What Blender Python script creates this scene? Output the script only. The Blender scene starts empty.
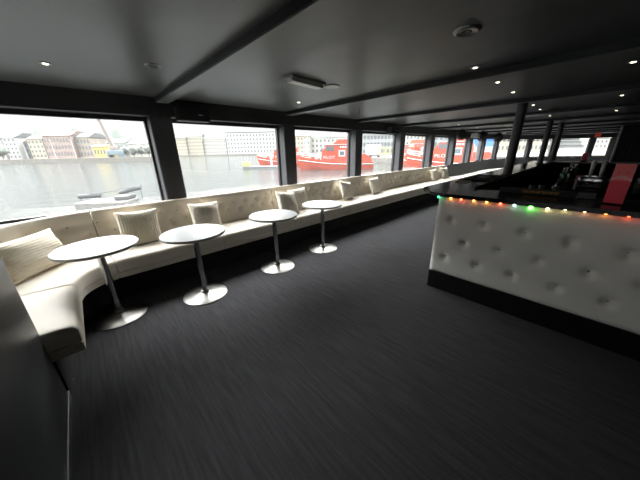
import bpy, bmesh, math, random
from math import sin, cos, pi, radians, sqrt, exp, atan2, hypot
from mathutils import Vector, Matrix, noise
random.seed(7)
S = bpy.context.scene
COL = S.collection

# ------------------------------------------------------------------ materials
def mat(name, color, rough=0.5, metal=0.0, var=0.0, vscale=6.0, stretch=(1, 1, 1), bump=0.0, bscale=40.0,
        spec=0.5, rvar=0.0, emit=None, estr=0.0, sheen=0.0, wave=None, alpha=None, detail=4.0):
    m = bpy.data.materials.new(name); m.use_nodes = True
    nt = m.node_tree; N = nt.nodes; L = nt.links
    p = N['Principled BSDF']
    p.inputs['Base Color'].default_value = (*color, 1)
    p.inputs['Roughness'].default_value = rough
    p.inputs['Metallic'].default_value = metal
    p.inputs['Specular IOR Level'].default_value = spec
    if sheen: p.inputs['Sheen Weight'].default_value = sheen
    if emit:
        p.inputs['Emission Color'].default_value = (*emit, 1); p.inputs['Emission Strength'].default_value = estr
    tc = N.new('ShaderNodeTexCoord'); mp = N.new('ShaderNodeMapping'); mp.inputs['Scale'].default_value = stretch
    L.new(tc.outputs['Object'], mp.inputs['Vector'])
    nz = N.new('ShaderNodeTexNoise'); nz.inputs['Scale'].default_value = vscale; nz.inputs['Detail'].default_value = detail
    L.new(mp.outputs['Vector'], nz.inputs['Vector'])
    if var:
        mx = N.new('ShaderNodeMix'); mx.data_type = 'RGBA'
        mx.inputs['A'].default_value = (*[c * (1 - var) for c in color], 1)
        mx.inputs['B'].default_value = (*[min(1, c * (1 + var)) for c in color], 1)
        cr = N.new('ShaderNodeMapRange'); cr.inputs['From Min'].default_value = .3; cr.inputs['From Max'].default_value = .7
        L.new(nz.outputs['Fac'], cr.inputs['Value']); L.new(cr.outputs['Result'], mx.inputs['Factor'])
        L.new(mx.outputs['Result'], p.inputs['Base Color'])
    if rvar:
        mr = N.new('ShaderNodeMapRange'); mr.inputs['To Min'].default_value = max(0, rough - rvar); mr.inputs['To Max'].default_value = rough + rvar
        L.new(nz.outputs['Fac'], mr.inputs['Value']); L.new(mr.outputs['Result'], p.inputs['Roughness'])
    if bump:
        b = N.new('ShaderNodeBump'); b.inputs['Strength'].default_value = bump; b.inputs['Distance'].default_value = .01
        if wave:
            w = N.new('ShaderNodeTexWave'); w.inputs['Scale'].default_value = wave[0]; w.bands_direction = wave[1]
            w.inputs['Distortion'].default_value = wave[2]; w.inputs['Detail'].default_value = 2
            w.inputs['Detail Scale'].default_value = 4
            L.new(tc.outputs['Object'], w.inputs['Vector']); L.new(w.outputs['Fac'], b.inputs['Height'])
        else:
            n2 = N.new('ShaderNodeTexNoise'); n2.inputs['Scale'].default_value = bscale; n2.inputs['Detail'].default_value = 3
            L.new(mp.outputs['Vector'], n2.inputs['Vector']); L.new(n2.outputs['Fac'], b.inputs['Height'])
        L.new(b.outputs['Normal'], p.inputs['Normal'])
    return m

M = {}
M['leather'] = mat('cream_leather', (.71, .65, .555), .50, var=.05, vscale=3, spec=.22, bump=.12, bscale=120)
M['white_leather'] = mat('white_leather', (.88, .86, .80), .40, var=.03, vscale=2, bump=.1, bscale=120)
M['piping'] = mat('leather_piping', (.60, .55, .46), .5, var=.04)
M['button'] = mat('leather_button', (.34, .30, .24), .45, var=.05)
M["bar_button"] = mat("bar_button", (.10, .10, .095), .3, var=.05)
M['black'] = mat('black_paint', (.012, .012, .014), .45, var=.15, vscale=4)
M['black_gloss'] = mat('black_gloss', (.008, .008, .009), .14, var=.2, vscale=3, rvar=.05)
M['black_matte'] = mat('black_matte', (.006, .006, .007), .8, var=.15)
M['frame'] = mat('window_frame_paint', (.018, .018, .020), .38, var=.1)
M['pillar'] = mat('pillar_paint', (.055, .055, .060), .42, var=.12, vscale=3)
M['header'] = mat('header_paint', (.020, .020, .022), .5, var=.15, vscale=3)
M['panel'] = mat('partition_laminate', (.035, .036, .040), .38, var=.06, vscale=2)
M['gloom'] = mat('dark_curtain', (.012, .013, .016), .6, var=.3, vscale=5, bump=.5, wave=(3, 'Y', 1.0))
M['counter_grey'] = mat('counter_grey', (.30, .30, .30), .3, var=.05)
M['grey_panel'] = mat('grey_back_panel', (.10, .10, .105), .4, var=.08)
M['steel'] = mat('brushed_steel', (.30, .29, .275), .36, metal=1, var=.05, vscale=30)
M['chrome'] = mat('chrome_tube', (.55, .55, .56), .12, metal=1)
M['tabletop'] = mat('white_laminate', (.40, .42, .415), .42, var=.02, spec=.3)
M['tableedge'] = mat('table_edge_band', (.42, .43, .43), .35)
M['white_plastic'] = mat('white_plastic', (.62, .62, .58), .4, var=.03)
M['dull_plastic'] = mat('dull_plastic', (.30, .30, .29), .5, var=.05)
M['ring'] = mat('white_ring', (.55, .55, .50), .45)
M['grey_metal'] = mat('grey_metal', (.22, .22, .22), .35, metal=.8)
M['speaker'] = mat('speaker_shell', (.014, .014, .015), .55, var=.2, bump=.3, bscale=300)
M['paper'] = mat('beige_paper', (.50, .42, .32), .7, var=.06)
M['mat_rubber'] = mat('bar_mat_rubber', (.018, .020, .019), .6, bump=.5, bscale=250)
M['mat_end'] = mat('bar_mat_grey', (.07, .07, .072), .5)
M['orange_print'] = mat('orange_print', (.75, .33, .05), .6)
M['red_card'] = mat('red_card', (.85, .06, .09), .3, var=.08, vscale=9)
M['pink_card'] = mat('pink_print', (.80, .36, .36), .35)
M['salmon_card'] = mat('salmon_card', (.95, .19, .19), .3, var=.05)
M['red_sign'] = mat('red_sign', (.6, .06, .04), .4, emit=(1, .15, .08), estr=.04)
M['spot'] = mat('lit_spot', (.9, .85, .75), .4, emit=(1, .86, .66), estr=3)
M['lens'] = mat('dim_lens', (.35, .34, .32), .25)
M['dark_glass'] = mat('bottle_glass', (.010, .014, .011), .08)
M['green_glass'] = mat('green_glass', (.03, .13, .09), .08)
M['brown_glass'] = mat('brown_glass', (.05, .022, .010), .08)
M['clear_glass'] = mat('pale_glass', (.06, .075, .075), .08)
M['label'] = mat('bottle_label', (.11, .10, .085), .6)
M['cap'] = mat('bottle_cap', (.25, .22, .18), .3, metal=.7)
M['steelwell'] = mat('well_steel', (.05, .05, .052), .4, metal=.6)
M['cush_rib'] = mat('ribbed_knit', (.74, .66, .52),   .85, var=.06, vscale=20, bump=.6, wave=(13, 'X', .5), sheen=.2)
M['cush_ribh'] = mat('ribbed_knit_long', (.74, .66, .52), .85, var=.06, vscale=20, bump=.5, wave=(13, 'Y', .5), sheen=.2)
M['cush_shag'] = mat('shaggy_weave', (.74, .67, .55), .85, var=.14, vscale=26, bump=1.0, bscale=45, sheen=.2)
M['cush_plain'] = mat('woven_cream', (.76, .70, .59), .8, var=.08, vscale=18, bump=.7, bscale=60, sheen=.2)
# outdoors: building colours greyed, buildings and hills paled, to stand in for haze
M['red_hull'] = mat('red_boat_paint', (0.2165, 0.0268, 0.0083), .45, var=.05, spec=.3)
M['boat_white'] = mat('boat_white', (0.2949, 0.2949, 0.2949), .5, var=.05)
M['ship_white'] = mat('ship_white', (0.1671, 0.1671, 0.1622), .6, var=.05)
M['boat_grey'] = mat('boat_grey', (.10, .11, .12), .4)
M['deck_red'] = mat('boat_deck', (.22, .05, .035), .7, var=.1)
M['boat_glass'] = mat('boat_glass', (.05, .07, .08), .2)
M['cream_wall'] = mat('cream_render', (0.2252, 0.2048, 0.1610), .9, var=.08, vscale=.3)
M['pale_wall'] = mat('pale_render', (0.2359, 0.2310, 0.2112), .9, var=.06, vscale=.3)
M['white_wall'] = mat('white_facade', (0.2555, 0.2555, 0.2506), .9, var=.04, vscale=.2)
M['brick_wall'] = mat('red_brick', (.165, .128, .114), .9, var=.15, vscale=.5)
M['brown_wall'] = mat('brown_render', (0.1638, 0.1433, 0.1257), .9, var=.12, vscale=.4)
M['yellow_paint'] = mat('yellow_paint', (0.3003, 0.2320, 0.0751), .7, var=.1)
M['grey_wall'] = mat('grey_cladding', (0.1473, 0.1622, 0.1622), .7, var=.1, vscale=.4)
M['green_roof'] = mat('green_copper', (0.0546, 0.0682, 0.0628), .8, var=.1)
M['slate_roof'] = mat('slate_roof', (0.0464, 0.0491, 0.0503), .8, var=.1)
M['tile_roof'] = mat('tile_roof', (0.0710, 0.0480, 0.0393), .85, var=.12)
M['win_dark'] = mat('far_window', (.07, .075, .08), .3)
M['crane_blue'] = mat('crane_blue', (0.0702, 0.1014, 0.1248), .6)
M['crane_grey'] = mat('crane_grey', (0.1085, 0.0910, 0.0875), .6)
M['cyan_paint'] = mat('pale_cyan_paint', (.18, .27, .29), .6)
M['blue_box'] = mat('blue_container', (0.0410, 0.1365, 0.3549), .6, var=.05, bump=.6, wave=(4, 'X', 0))
M['quay'] = mat('quay_stone', (0.0983, 0.0915, 0.0805), .9, var=.25, vscale=1.5)
M['quay_top'] = mat('quay_top', (0.0955, 0.0870, 0.0730), .9, var=.1, vscale=.5)
M['pontoon'] = mat('pontoon_grey', (0.0584, 0.0606, 0.0606), .8, var=.1)
M['raft'] = mat('raft_grey', (.030, .031, .031), .7, var=.06)
M['rope'] = mat('rope_grey', (0.0337, 0.0354, 0.0371), .8)
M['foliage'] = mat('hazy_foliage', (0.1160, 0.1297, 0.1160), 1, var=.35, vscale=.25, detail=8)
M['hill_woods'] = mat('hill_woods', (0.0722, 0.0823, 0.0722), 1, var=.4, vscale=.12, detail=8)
M['trunk'] = mat('tree_trunk', (.08, .07, .06), .9)
M['yellowgreen'] = mat('yellow_green_paint', (0.1965, 0.2063, 0.0688), .7, var=.1)

# floor carpet: dark weave with lighter lines running across the ship
def carpet():
    m = bpy.data.materials.new('carpet_weave'); m.use_nodes = True
    nt = m.node_tree; N = nt.nodes; L = nt.links; p = N['Principled BSDF']
    tc = N.new('ShaderNodeTexCoord')
    def nz(scale, stretch, detail=3):
        mp = N.new('ShaderNodeMapping'); mp.inputs['Scale'].default_value = stretch
        n = N.new('ShaderNodeTexNoise'); n.inputs['Scale'].default_value = scale; n.inputs['Detail'].default_value = detail
        L.new(tc.outputs['Object'], mp.inputs['Vector']); L.new(mp.outputs['Vector'], n.inputs['Vector']); return n
    a = nz(55, (1, .06, 1)); b = nz(190, (1, .4, 1)); c = nz(.9, (1, 1, 1))
    add = N.new('ShaderNodeMath'); add.operation = 'MULTIPLY_ADD'; add.inputs[1].default_value = .55
    L.new(b.outputs['Fac'], add.inputs[0]); L.new(a.outputs['Fac'], add.inputs[2])
    add2 = N.new('ShaderNodeMath'); add2.operation = 'MULTIPLY_ADD'; add2.inputs[1].default_value = .25
    L.new(c.outputs['Fac'], add2.inputs[0]); L.new(add.outputs[0], add2.inputs[2])
    mr = N.new('ShaderNodeMapRange'); mr.inputs['From Min'].default_value = .62; mr.inputs['From Max'].default_value = 1.18
    L.new(add2.outputs[0], mr.inputs['Value'])
    mx = N.new('ShaderNodeMix'); mx.data_type = 'RGBA'
    mx.inputs['A'].default_value = (.036, .035, .037, 1); mx.inputs['B'].default_value = (.066, .066, .070, 1)
    L.new(mr.outputs['Result'], mx.inputs['Factor'])
    # few pale crumbs of lint
    v = N.new('ShaderNodeTexVoronoi'); v.inputs['Scale'].default_value = 4.2; L.new(tc.outputs['Object'], v.inputs['Vector'])
    lt = N.new('ShaderNodeMath'); lt.operation = 'LESS_THAN'; lt.inputs[1].default_value = .022; L.new(v.outputs['Distance'], lt.inputs[0])
    m2 = N.new('ShaderNodeMix'); m2.data_type = 'RGBA'; m2.inputs['B'].default_value = (.16, .16, .16, 1)
    L.new(lt.outputs[0], m2.inputs['Factor']); L.new(mx.outputs['Result'], m2.inputs['A'])
    L.new(m2.outputs['Result'], p.inputs['Base Color'])
    p.inputs['Roughness'].default_value = .95; p.inputs['Specular IOR Level'].default_value = .15
    bp = N.new('ShaderNodeBump'); bp.inputs['Strength'].default_value = .5; bp.inputs['Distance'].default_value = .004
    L.new(add.outputs[0], bp.inputs['Height']); L.new(bp.outputs['Normal'], p.inputs['Normal'])
    return m
M['carpet'] = carpet()
# ceiling: satin dark paint over plates, faint brush marks
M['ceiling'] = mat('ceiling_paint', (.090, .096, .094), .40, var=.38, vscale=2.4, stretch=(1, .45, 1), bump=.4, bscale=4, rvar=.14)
M['beam'] = mat('beam_paint', (.060, .063, .063), .42, var=.15, vscale=3)

def water():
    m = bpy.data.materials.new('harbour_water'); m.use_nodes = True
    nt = m.node_tree; N = nt.nodes; L = nt.links; p = N['Principled BSDF']
    p.inputs['Base Color'].default_value = (.022, .025, .0245, 1); p.inputs['Roughness'].default_value = .12; p.inputs['IOR'].default_value = 1.125
    tc = N.new('ShaderNodeTexCoord')
    n = N.new('ShaderNodeTexNoise'); n.inputs['Scale'].default_value = .9; n.inputs['Detail'].default_value = 5
    L.new(tc.outputs['Object'], n.inputs['Vector'])
    b = N.new('ShaderNodeBump'); b.inputs['Strength'].default_value = .30; b.inputs['Distance'].default_value = .35
    L.new(n.outputs['Fac'], b.inputs['Height']); L.new(b.outputs['Normal'], p.inputs['Normal'])
    return m
M['water'] = water()

def pane():
    m = bpy.data.materials.new('window_glass'); m.use_nodes = True
    nt = m.node_tree; N = nt.nodes; L = nt.links
    N.remove(N['Principled BSDF']); out = N['Material Output']
    t = N.new('ShaderNodeBsdfTransparent'); t.inputs['Color'].default_value = (.97, .97, .965, 1)
    g = N.new('ShaderNodeBsdfGlossy'); g.inputs['Roughness'].default_value = .02
    lw = N.new('ShaderNodeLayerWeight'); lw.inputs['Blend'].default_value = .5
    pw = N.new('ShaderNodeMath'); pw.operation = 'POWER'; pw.inputs[1].default_value = 5.0; L.new(lw.outputs['Facing'], pw.inputs[0])
    f = N.new('ShaderNodeMath'); f.operation = 'MULTIPLY_ADD'; f.inputs[1].default_value = .30; f.inputs[2].default_value = .03; L.new(pw.outputs[0], f.inputs[0])
    mx = N.new('ShaderNodeMixShader'); L.new(f.outputs[0], mx.inputs[0]); L.new(t.outputs[0], mx.inputs[1]); L.new(g.outputs[0], mx.inputs[2])
    # thin pale veil mixed into the glass, standing in for outdoor haze
    d = N.new('ShaderNodeBsdfTranslucent'); d.inputs['Color'].default_value = (.9, .95, .95, 1)
    n = N.new('ShaderNodeTexNoise'); n.inputs['Scale'].default_value = 3; tc = N.new('ShaderNodeTexCoord'); L.new(tc.outputs['Object'], n.inputs['Vector'])
    mr = N.new('ShaderNodeMapRange'); mr.inputs['To Min'].default_value = .004; mr.inputs['To Max'].default_value = .016
    L.new(n.outputs['Fac'], mr.inputs['Value'])
    m2 = N.new('ShaderNodeMixShader'); L.new(mr.outputs['Result'], m2.inputs[0]); L.new(mx.outputs[0], m2.inputs[1]); L.new(d.outputs[0], m2.inputs[2])
    L.new(m2.outputs[0], out.inputs['Surface'])
    return m
M['pane'] = pane()

# ------------------------------------------------------------------ builders
def link(name, me, m=None, parent=None, smooth=False):
    o = bpy.data.objects.new(name, me); COL.objects.link(o)
    if m is not None: me.materials.append(M[m] if isinstance(m, str) else m)
    if parent is not None: o.parent = parent
    if smooth:
        for p in me.polygons: p.use_smooth = True
    return o

class MB:
    def __init__(s): s.b = bmesh.new()
    def box(s, x0, x1, y0, y1, z0, z1, bevel=0.0, mtx=None, seg=1):
        r = bmesh.ops.create_cube(s.b, size=1.0); vs = r['verts']
        for v in vs: v.co = Vector(((x0 + x1) / 2 + v.co.x * (x1 - x0), (y0 + y1) / 2 + v.co.y * (y1 - y0), (z0 + z1) / 2 + v.co.z * (z1 - z0)))
        if bevel:
            es = list({e for v in vs for e in v.link_edges})
            rr = bmesh.ops.bevel(s.b, geom=es, offset=bevel, segments=seg, profile=.5, affect='EDGES')
            vs = list({v for f in rr['faces'] for v in f.verts} | {v for v in vs if v.is_valid})
        if mtx is not None: bmesh.ops.transform(s.b, matrix=mtx, verts=vs)
        return s
    def lathe(s, prof, n=24, mtx=None, cx=0, cy=0):
        rings = []
        for r, z in prof:
            if r < 1e-6: rings.append([s.b.verts.new((cx, cy, z))])
            else: rings.append([s.b.verts.new((cx + r * cos(2 * pi * i / n), cy + r * sin(2 * pi * i / n), z)) for i in range(n)])
        for a, b in zip(rings, rings[1:]):
            for i in range(n):
                j = (i + 1) % n
                if len(a) == 1 and len(b) == 1: continue
                if len(a) == 1: s.b.faces.new((a[0], b[j], b[i]))
                elif len(b) == 1: s.b.faces.new((a[i], a[j], b[0]))
                else: s.b.faces.new((a[i], a[j], b[j], b[i]))
        for R, flip in ((rings[0], True), (rings[-1], False)):
            if len(R) > 1: s.b.faces.new(R[::-1] if flip else R)
        if mtx is not None: bmesh.ops.transform(s.b, matrix=mtx, verts=[v for R in rings for v in R])
        return s
    def tube(s, pts, r, n=8):
        pts = [Vector(p) for p in pts]; rings = []
        for i, p in enumerate(pts):
            d = (pts[min(i + 1, len(pts) - 1)] - pts[max(i - 1, 0)]).normalized()
            a = d.orthogonal().normalized() if abs(d.z) > .99 else d.cross(Vector((0, 0, 1))).normalized(); b = d.cross(a)
            rr = r[i] if isinstance(r, (list, tuple)) else r
            rings.append([s.b.verts.new(p + rr * (cos(2 * pi * k / n) * a + sin(2 * pi * k / n) * b)) for k in range(n)])
        for A, B in zip(rings, rings[1:]):
            for i in range(n): s.b.faces.new((A[i], A[(i + 1) % n], B[(i + 1) % n], B[i]))
        s.b.faces.new(rings[0][::-1]); s.b.faces.new(rings[-1])
        return s
    def prism(s, poly, a0, a1, plane='xy'):
        def P(u, v, w): return {'xy': (u, v, w), 'xz': (u, w, v), 'yz': (w, u, v)}[plane]
        A = [s.b.verts.new(P(u, v, a0)) for u, v in poly]; B = [s.b.verts.new(P(u, v, a1)) for u, v in poly]
        n = len(poly)
        for i in range(n): s.b.faces.new((A[i], A[(i + 1) % n], B[(i + 1) % n], B[i]))
        s.b.faces.new(A[::-1]); s.b.faces.new(B)
        return s
    def loft(s, sections, cap=True, closed=True):
        R = [[s.b.verts.new(p) for p in sec] for sec in sections]
        n = len(R[0])
        for A, B in zip(R, R[1:]):
            for i in range(n if closed else n - 1):
                j = (i + 1) % n; s.b.faces.new((A[i], A[j], B[j], B[i]))
        if cap: s.b.faces.new(R[0][::-1]); s.b.faces.new(R[-1])
        return s
    def mesh(s, name):
        bmesh.ops.recalc_face_normals(s.b, faces=s.b.faces)
        me = bpy.data.meshes.new(name); s.b.to_mesh(me); s.b.free(); return me
    def obj(s, name, m, parent=None, smooth=False, auto=None):
        me = s.mesh(name); o = link(name, me, m, parent, smooth)
        if auto is not None:
            for p in me.polygons: p.use_smooth = True
            me.set_sharp_from_angle(angle=radians(auto))
        return o

def thing(name, label, cat, loc=(0, 0, 0), rz=0.0, group=None):
    o = bpy.data.objects.new(name, None); COL.objects.link(o); o.empty_display_size = .1
    o.location = loc; o.rotation_euler = (0, 0, rz)
    return tag(o, label, cat, group)
def tag(o, label, cat, group=None):
    o['label'] = label; o['category'] = cat
    if group: o['group'] = group
    return o
def struct(o):
    o['kind'] = 'structure'; return o
def dup(o, parent=None):
    c = o.copy(); COL.objects.link(c)
    if parent is not None: c.parent = parent
    for ch in list(o.children): dup(ch, c)
    return c

# ------------------------------------------------------------------ the cabin shell
YW, YS, CZ = 3.97, -5.17, 2.152
AFT = -4.5
bow = [(14.9, 3.97), (16.5, 3.68), (18.3, 3.32), (19.6, 2.74), (21.0, 1.74), (22.0, .24), (22.2, -.60)]
bow = bow + [(x, -1.2 - y) for x, y in bow[-2::-1]]
hull_plan = [(AFT, YS), (AFT, YW)] + bow
flr = MB().prism(hull_plan, -.12, 0).obj('floor', 'carpet'); struct(flr)
cei = MB().prism([(AFT - .1, YS - .15), (AFT - .1, YW + .15)] + [(x + .12, y * 1.03) for x, y in bow], CZ, CZ + .1).obj('ceiling', 'ceiling'); struct(cei)
# under-deck hull so that the cabin rides on the water
struct(MB().prism([(x, y) for x, y in hull_plan], -1.9, -.125).obj('wall_hull', 'black'))

PB = [.81 + 2 * n for n in range(-2, 8)]          # pillar positions along the port side
PW = .25
struct(MB().box(AFT, 14.9, YW, YW + .12, 0, .845).obj('wall_left', 'black'))
struct(MB().box(AFT, 14.9, 3.83, YW + .12, 1.945, CZ).obj('trim_header', 'header'))
struct(MB().box(AFT, 14.9, YW - .09, YW + .14, .845, .865, .006).obj('trim_sill', 'frame'))
struct(MB().box(AFT, 14.9, YW + .03, YW + .10, 1.925, 1.945).obj('trim_head', 'frame'))
for i, x in enumerate(PB):
    if x + PW > 14.95: x1 = 14.9
    m = MB().box(x, x + PW, 3.83, YW + .12, .865, 1.945, .012)
    struct(m.obj('trim_%d' % (i + 1), 'pillar'))
def window(n, A, B, z0=.865, z1=1.925, fw=.026):
    """window between two plan points A, B: a frame and its pane"""
    A = Vector((*A, 0)); B = Vector((*B, 0)); d = (B - A); ln = d.length; rz = atan2(d.y, d.x)
    e = bpy.data.objects.new('window_%d' % n, None); COL.objects.link(e); e.location = A; e.rotation_euler = (0, 0, rz); struct(e)
    m = MB()
    m.box(0, ln, -.02, .04, z0, z0 + fw).box(0, ln, -.02, .04, z1 - fw, z1)
    m.box(0, fw, -.02, .04, z0 + fw, z1 - fw).box(ln - fw, ln, -.02, .04, z0 + fw, z1 - fw)
    m.obj('window_frame', 'frame', e)
    MB().box(fw, ln - fw, .004, .010, z0 + fw, z1 - fw).obj('window_pane', 'pane', e)
    return e
wn = 1
xs = [AFT - PW] + PB
for x0, x1 in zip(xs, xs[1:] + [14.9]):
    if x1 - (x0 + PW) > .3:
        window(wn, (x0 + PW, YW + .06), (x1, YW + .06)); wn += 1
# bow walls, each facet with its own window
tn = 20
for k, (A, B) in enumerate(zip(bow, bow[1:])):
    A3, B3 = Vector((*A, 0)), Vector((*B, 0)); d = B3 - A3; ln = d.length; rz = atan2(d.y, d.x)
    mt = Matrix.Translation(A3) @ Matrix.Rotation(rz, 4, 'Z')
    struct(MB().box(0, ln, 0, .12, 0, .90, mtx=mt).obj('wall_front', 'grey_panel' if k < 6 else 'black'))
    struct(MB().box(-.01, ln + .01, -.12, .14, 1.93, CZ, mtx=mt).obj('trim_bow_header', 'header'))
    struct(MB().box(-.01, ln + .01, -.06, .14, .90, .93, mtx=mt).obj('trim_bow_sill', 'frame'))
    pw = .13 if k != 4 else .22
    struct(MB().box(-pw, pw, -.06, .13, .93, 1.93, .01, mtx=mt).obj('trim_%d' % tn, 'pillar')); tn += 1
    if ln > 1.2 or k in (5,):
        u = d.normalized(); a = A3 + u * pw; b = B3 - u * .13
        nrm = Vector((-u.y, u.x, 0)) * .05
        window(wn, tuple((a + nrm)[:2]), tuple((b + nrm)[:2]), .93, 1.90); wn += 1
    else:
        struct(MB().box(0, ln, 0, .12, .93, 1.93, mtx=mt).obj('wall_front', 'black'))
# starboard wall
struct(MB().box(AFT, 14.9, YS - .12, YS, 0, CZ).obj('wall_right', 'black'))
# aft wall behind the camera: three unseen glazed bays added to brighten the bar
struct(MB().box(AFT - .12, AFT, YS, -2.3, 0, CZ).obj('wall_back', 'black'))
struct(MB().box(AFT - .12, AFT, -2.3, YW, 0, .25).obj('wall_back', 'black'))
struct(MB().box(AFT - .12, AFT, -2.3, YW, 2.05, CZ).obj('wall_back', 'black'))
ay = [-2.3, -.2, 1.9, YW]
for y in ay: struct(MB().box(AFT - .12, AFT, y - .07, y + .07, .25, 2.05).obj('trim_%d' % tn, 'pillar')); tn += 1
for y0, y1 in zip(ay, ay[1:]):
    window(wn, (AFT - .06, y0 + .07), (AFT - .06, y1 - .07), .25, 2.05); wn += 1
# ceiling beams at every pillar
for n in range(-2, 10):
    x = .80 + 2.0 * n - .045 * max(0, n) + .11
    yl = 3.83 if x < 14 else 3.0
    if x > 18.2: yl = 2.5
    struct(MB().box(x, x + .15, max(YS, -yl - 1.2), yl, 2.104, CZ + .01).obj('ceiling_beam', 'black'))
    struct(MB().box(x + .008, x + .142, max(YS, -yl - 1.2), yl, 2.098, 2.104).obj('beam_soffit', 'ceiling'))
# bulkhead closing off the starboard side ahead of the bar, hung with a dark curtain
struct(MB().box(13.0, 13.1, YS, -.42, 0, CZ).obj('wall_bulkhead', 'gloom'))
struct(MB().box(12.93, 12.99, -.46, -.40, 0, CZ, .01).obj('trim_bulkhead_edge', 'grey_metal'))
# partition to the left of the camera
struct(MB().box(-1.15, -.39, .85, 2.03, .0, CZ, .006).obj('wall_partition', 'panel'))
struct(MB().box(-.389, -.380, .85, 2.03, .0, .055, .002).obj('baseboard_partition', 'grey_metal'))

# ------------------------------------------------------------------ banquette sofa
RC = .33; CX, CY = .10, 2.80; FY = CY + RC
L0, LA = .76, RC * pi / 2
def path(s):
    """plan point and inward normal along the front edge of the seat, s from the arm's end"""
    if s <= L0: return Vector((CX - RC, 2.04 + s)), Vector((-1, 0))
    if s <= L0 + LA:
        t = (s - L0) / RC; n = Vector((-cos(t), sin(t))); return Vector((CX, CY)) + RC * n, n
    return Vector((CX + s - L0 - LA, FY)), Vector((0, 1))
def sx(X): return X - CX + L0 + LA
def at_s(s, d, z):
    p, n = path(s); q = p + n * d; return (q.x, q.y, z)
def stations(s0, s1, step):
    k = max(1, int((s1 - s0) / step)); return [s0 + (s1 - s0) * i / k for i in range(k + 1)]
def sweep(prof, s0, s1, step=.1, inset=.007):
    st = stations(s0 + .014, s1 - .014, step); secs = []
    cd = sum(p[0] for p in prof) / len(prof); cz = sum(p[1] for p in prof) / len(prof)
    def shr(d, z, k):
        return (d + (k if d < cd else -k), z + (k if z < cz else -k))
    secs.append([at_s(s0 + .002, *shr(d, z, inset)) for d, z in prof])
    secs.append([at_s(s0 + .006, *shr(d, z, inset * .4)) for d, z in prof])
    for s in st: secs.append([at_s(s, d, z) for d, z in prof])
    secs.append([at_s(s1 - .006, *shr(d, z, inset * .4)) for d, z in prof])
    secs.append([at_s(s1 - .002, *shr(d, z, inset)) for d, z in prof])
    return MB().loft(secs)
seat_prof = [(.0, .358), (.0, .435), (.006, .460), (.022, .478), (.06, .487), (.18, .494), (.34, .497), (.50, .494), (.578, .488), (.578, .358)]
band_prof = [(.012, .285), (.004, .293), (.003, .345), (.012, .355), (.578, .355), (.578, .285)]
XE = 10.2
sofa = thing('banquette_sofa', 'long cream leather built-in sofa with buttoned back under the harbour windows', 'sofa')
seams = [0, L0] + [sx(x) for x in (.07, 1.2, 2.4, 3.6, 4.8, 6.0, 7.2, 8.4, XE)]
for a, b in zip(seams, seams[1:]):
    cur = a < sx(.1)
    sweep(seat_prof, a, b, .05 if cur else .2).obj('seat_cushion', 'leather', sofa, auto=40)
for a, b in zip(seams, seams[1:]):
    sweep(band_prof, a, b, .05 if a < sx(.1) else .4, .003).obj('seat_front_band', 'leather', sofa, auto=40)
MB().loft([[at_s(s, d, z) for d, z in ((.15, 0), (.15, .285), (.575, .285), (.575, 0))] for s in stations(.0, sx(.1), .06) + [sx(XE)]]).obj('plinth', 'black_matte', sofa)
MB().loft([[at_s(s, d, z) for d, z in ((.585, 0), (.585, .485), (.675, .485), (.675, 0))] for s in stations(.0, sx(.1), .06) + [sx(XE)]]).obj('back_board', 'black_matte', sofa)
# buttoned back panels
front = [(.577 + .056 * t, .487 + .405 * t) for t in [i / 14 for i in range(15)]]
crest = [(.637, .908), (.646, .920), (.660, .927), (.672, .924), (.678, .912)]
rear = [(.678, .70), (.678, .487)]
btn = []
k = 0
while .08 + .2 * k < 9.05:
    btn.append((sx(.08 + .2 * k), .775))
    if .18 + .2 * k < 8.9: btn.append((sx(.18 + .2 * k), .665))
    k += 1
sc0 = L0 + LA                                        # corner: spacing measured on the back's wider arc
for j in range(1, 5): btn.append((sc0 - j * .105, .775))
for j in range(0, 3): btn.append((sc0 - .05 - j * .105, .665))
btn += [(.55, .775), (.35, .775), (.15, .775), (.45, .665), (.25, .665)]
def dimple(s, z):
    h = 0
    for bs, bz in btn:
        wide = 1.0 if bs > sx(.05) or bs < L0 else .55
        ds = (s - bs) / wide
        if abs(ds) < .2:
            r2 = ds * ds + (z - bz) ** 2
            h += .030 * exp(-r2 / (2 * .034 ** 2)) + .016 * exp(-r2 / (2 * .015 ** 2))
            # soft creases running to the neighbouring buttons
            dz = z - bz
            for sg in (-1, 1):
                q = abs(abs(ds) * .11 / .10 - sg * dz * (1 if bz > .7 else -1))
                if 0 <= sg * dz * (-1 if bz > .7 else 1) < .11 and abs(ds) < .1:
                    h += .007 * exp(-(q / .013) ** 2) * (1 if sg == -1 or bz < .7 else 1)
    return h
backseams = [0, L0] + seams[2:]
panels = []
for a, b in zip(backseams, backseams[1:]):
    far = a > sx(6)
    st = [a + .002, a + .008] + stations(a + .018, b - .018, .022 if not far else .035) + [b - .008, b - .002]
    if a < sx(.05): st = [a + .002, a + .006] + stations(a + .012, b - .012, .013) + [b - .006, b - .002]
    secs = []
    for s in st:
        e = min(s - a, b - s); edge = .012 * exp(-(e / .012) ** 2)
        sec = [at_s(s, d + dimple(s, z) + edge, z) for d, z in front]
        sec += [at_s(s, d + edge * .5, z - edge * .6) for d, z in crest] + [at_s(s, d, z) for d, z in rear]
        secs.append(sec)
    p = MB().loft(secs).obj('back_panel', 'leather', sofa, auto=60); p['s0'] = a; p['s1'] = b
    panels.append((a, b, p))
bm_ = MB().lathe([(0, .004), (.007, .003), (.0095, 0), (.0095, -.003), (0, -.003)], 10).mesh('button')
bm_.materials.append(M['button'])
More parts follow.
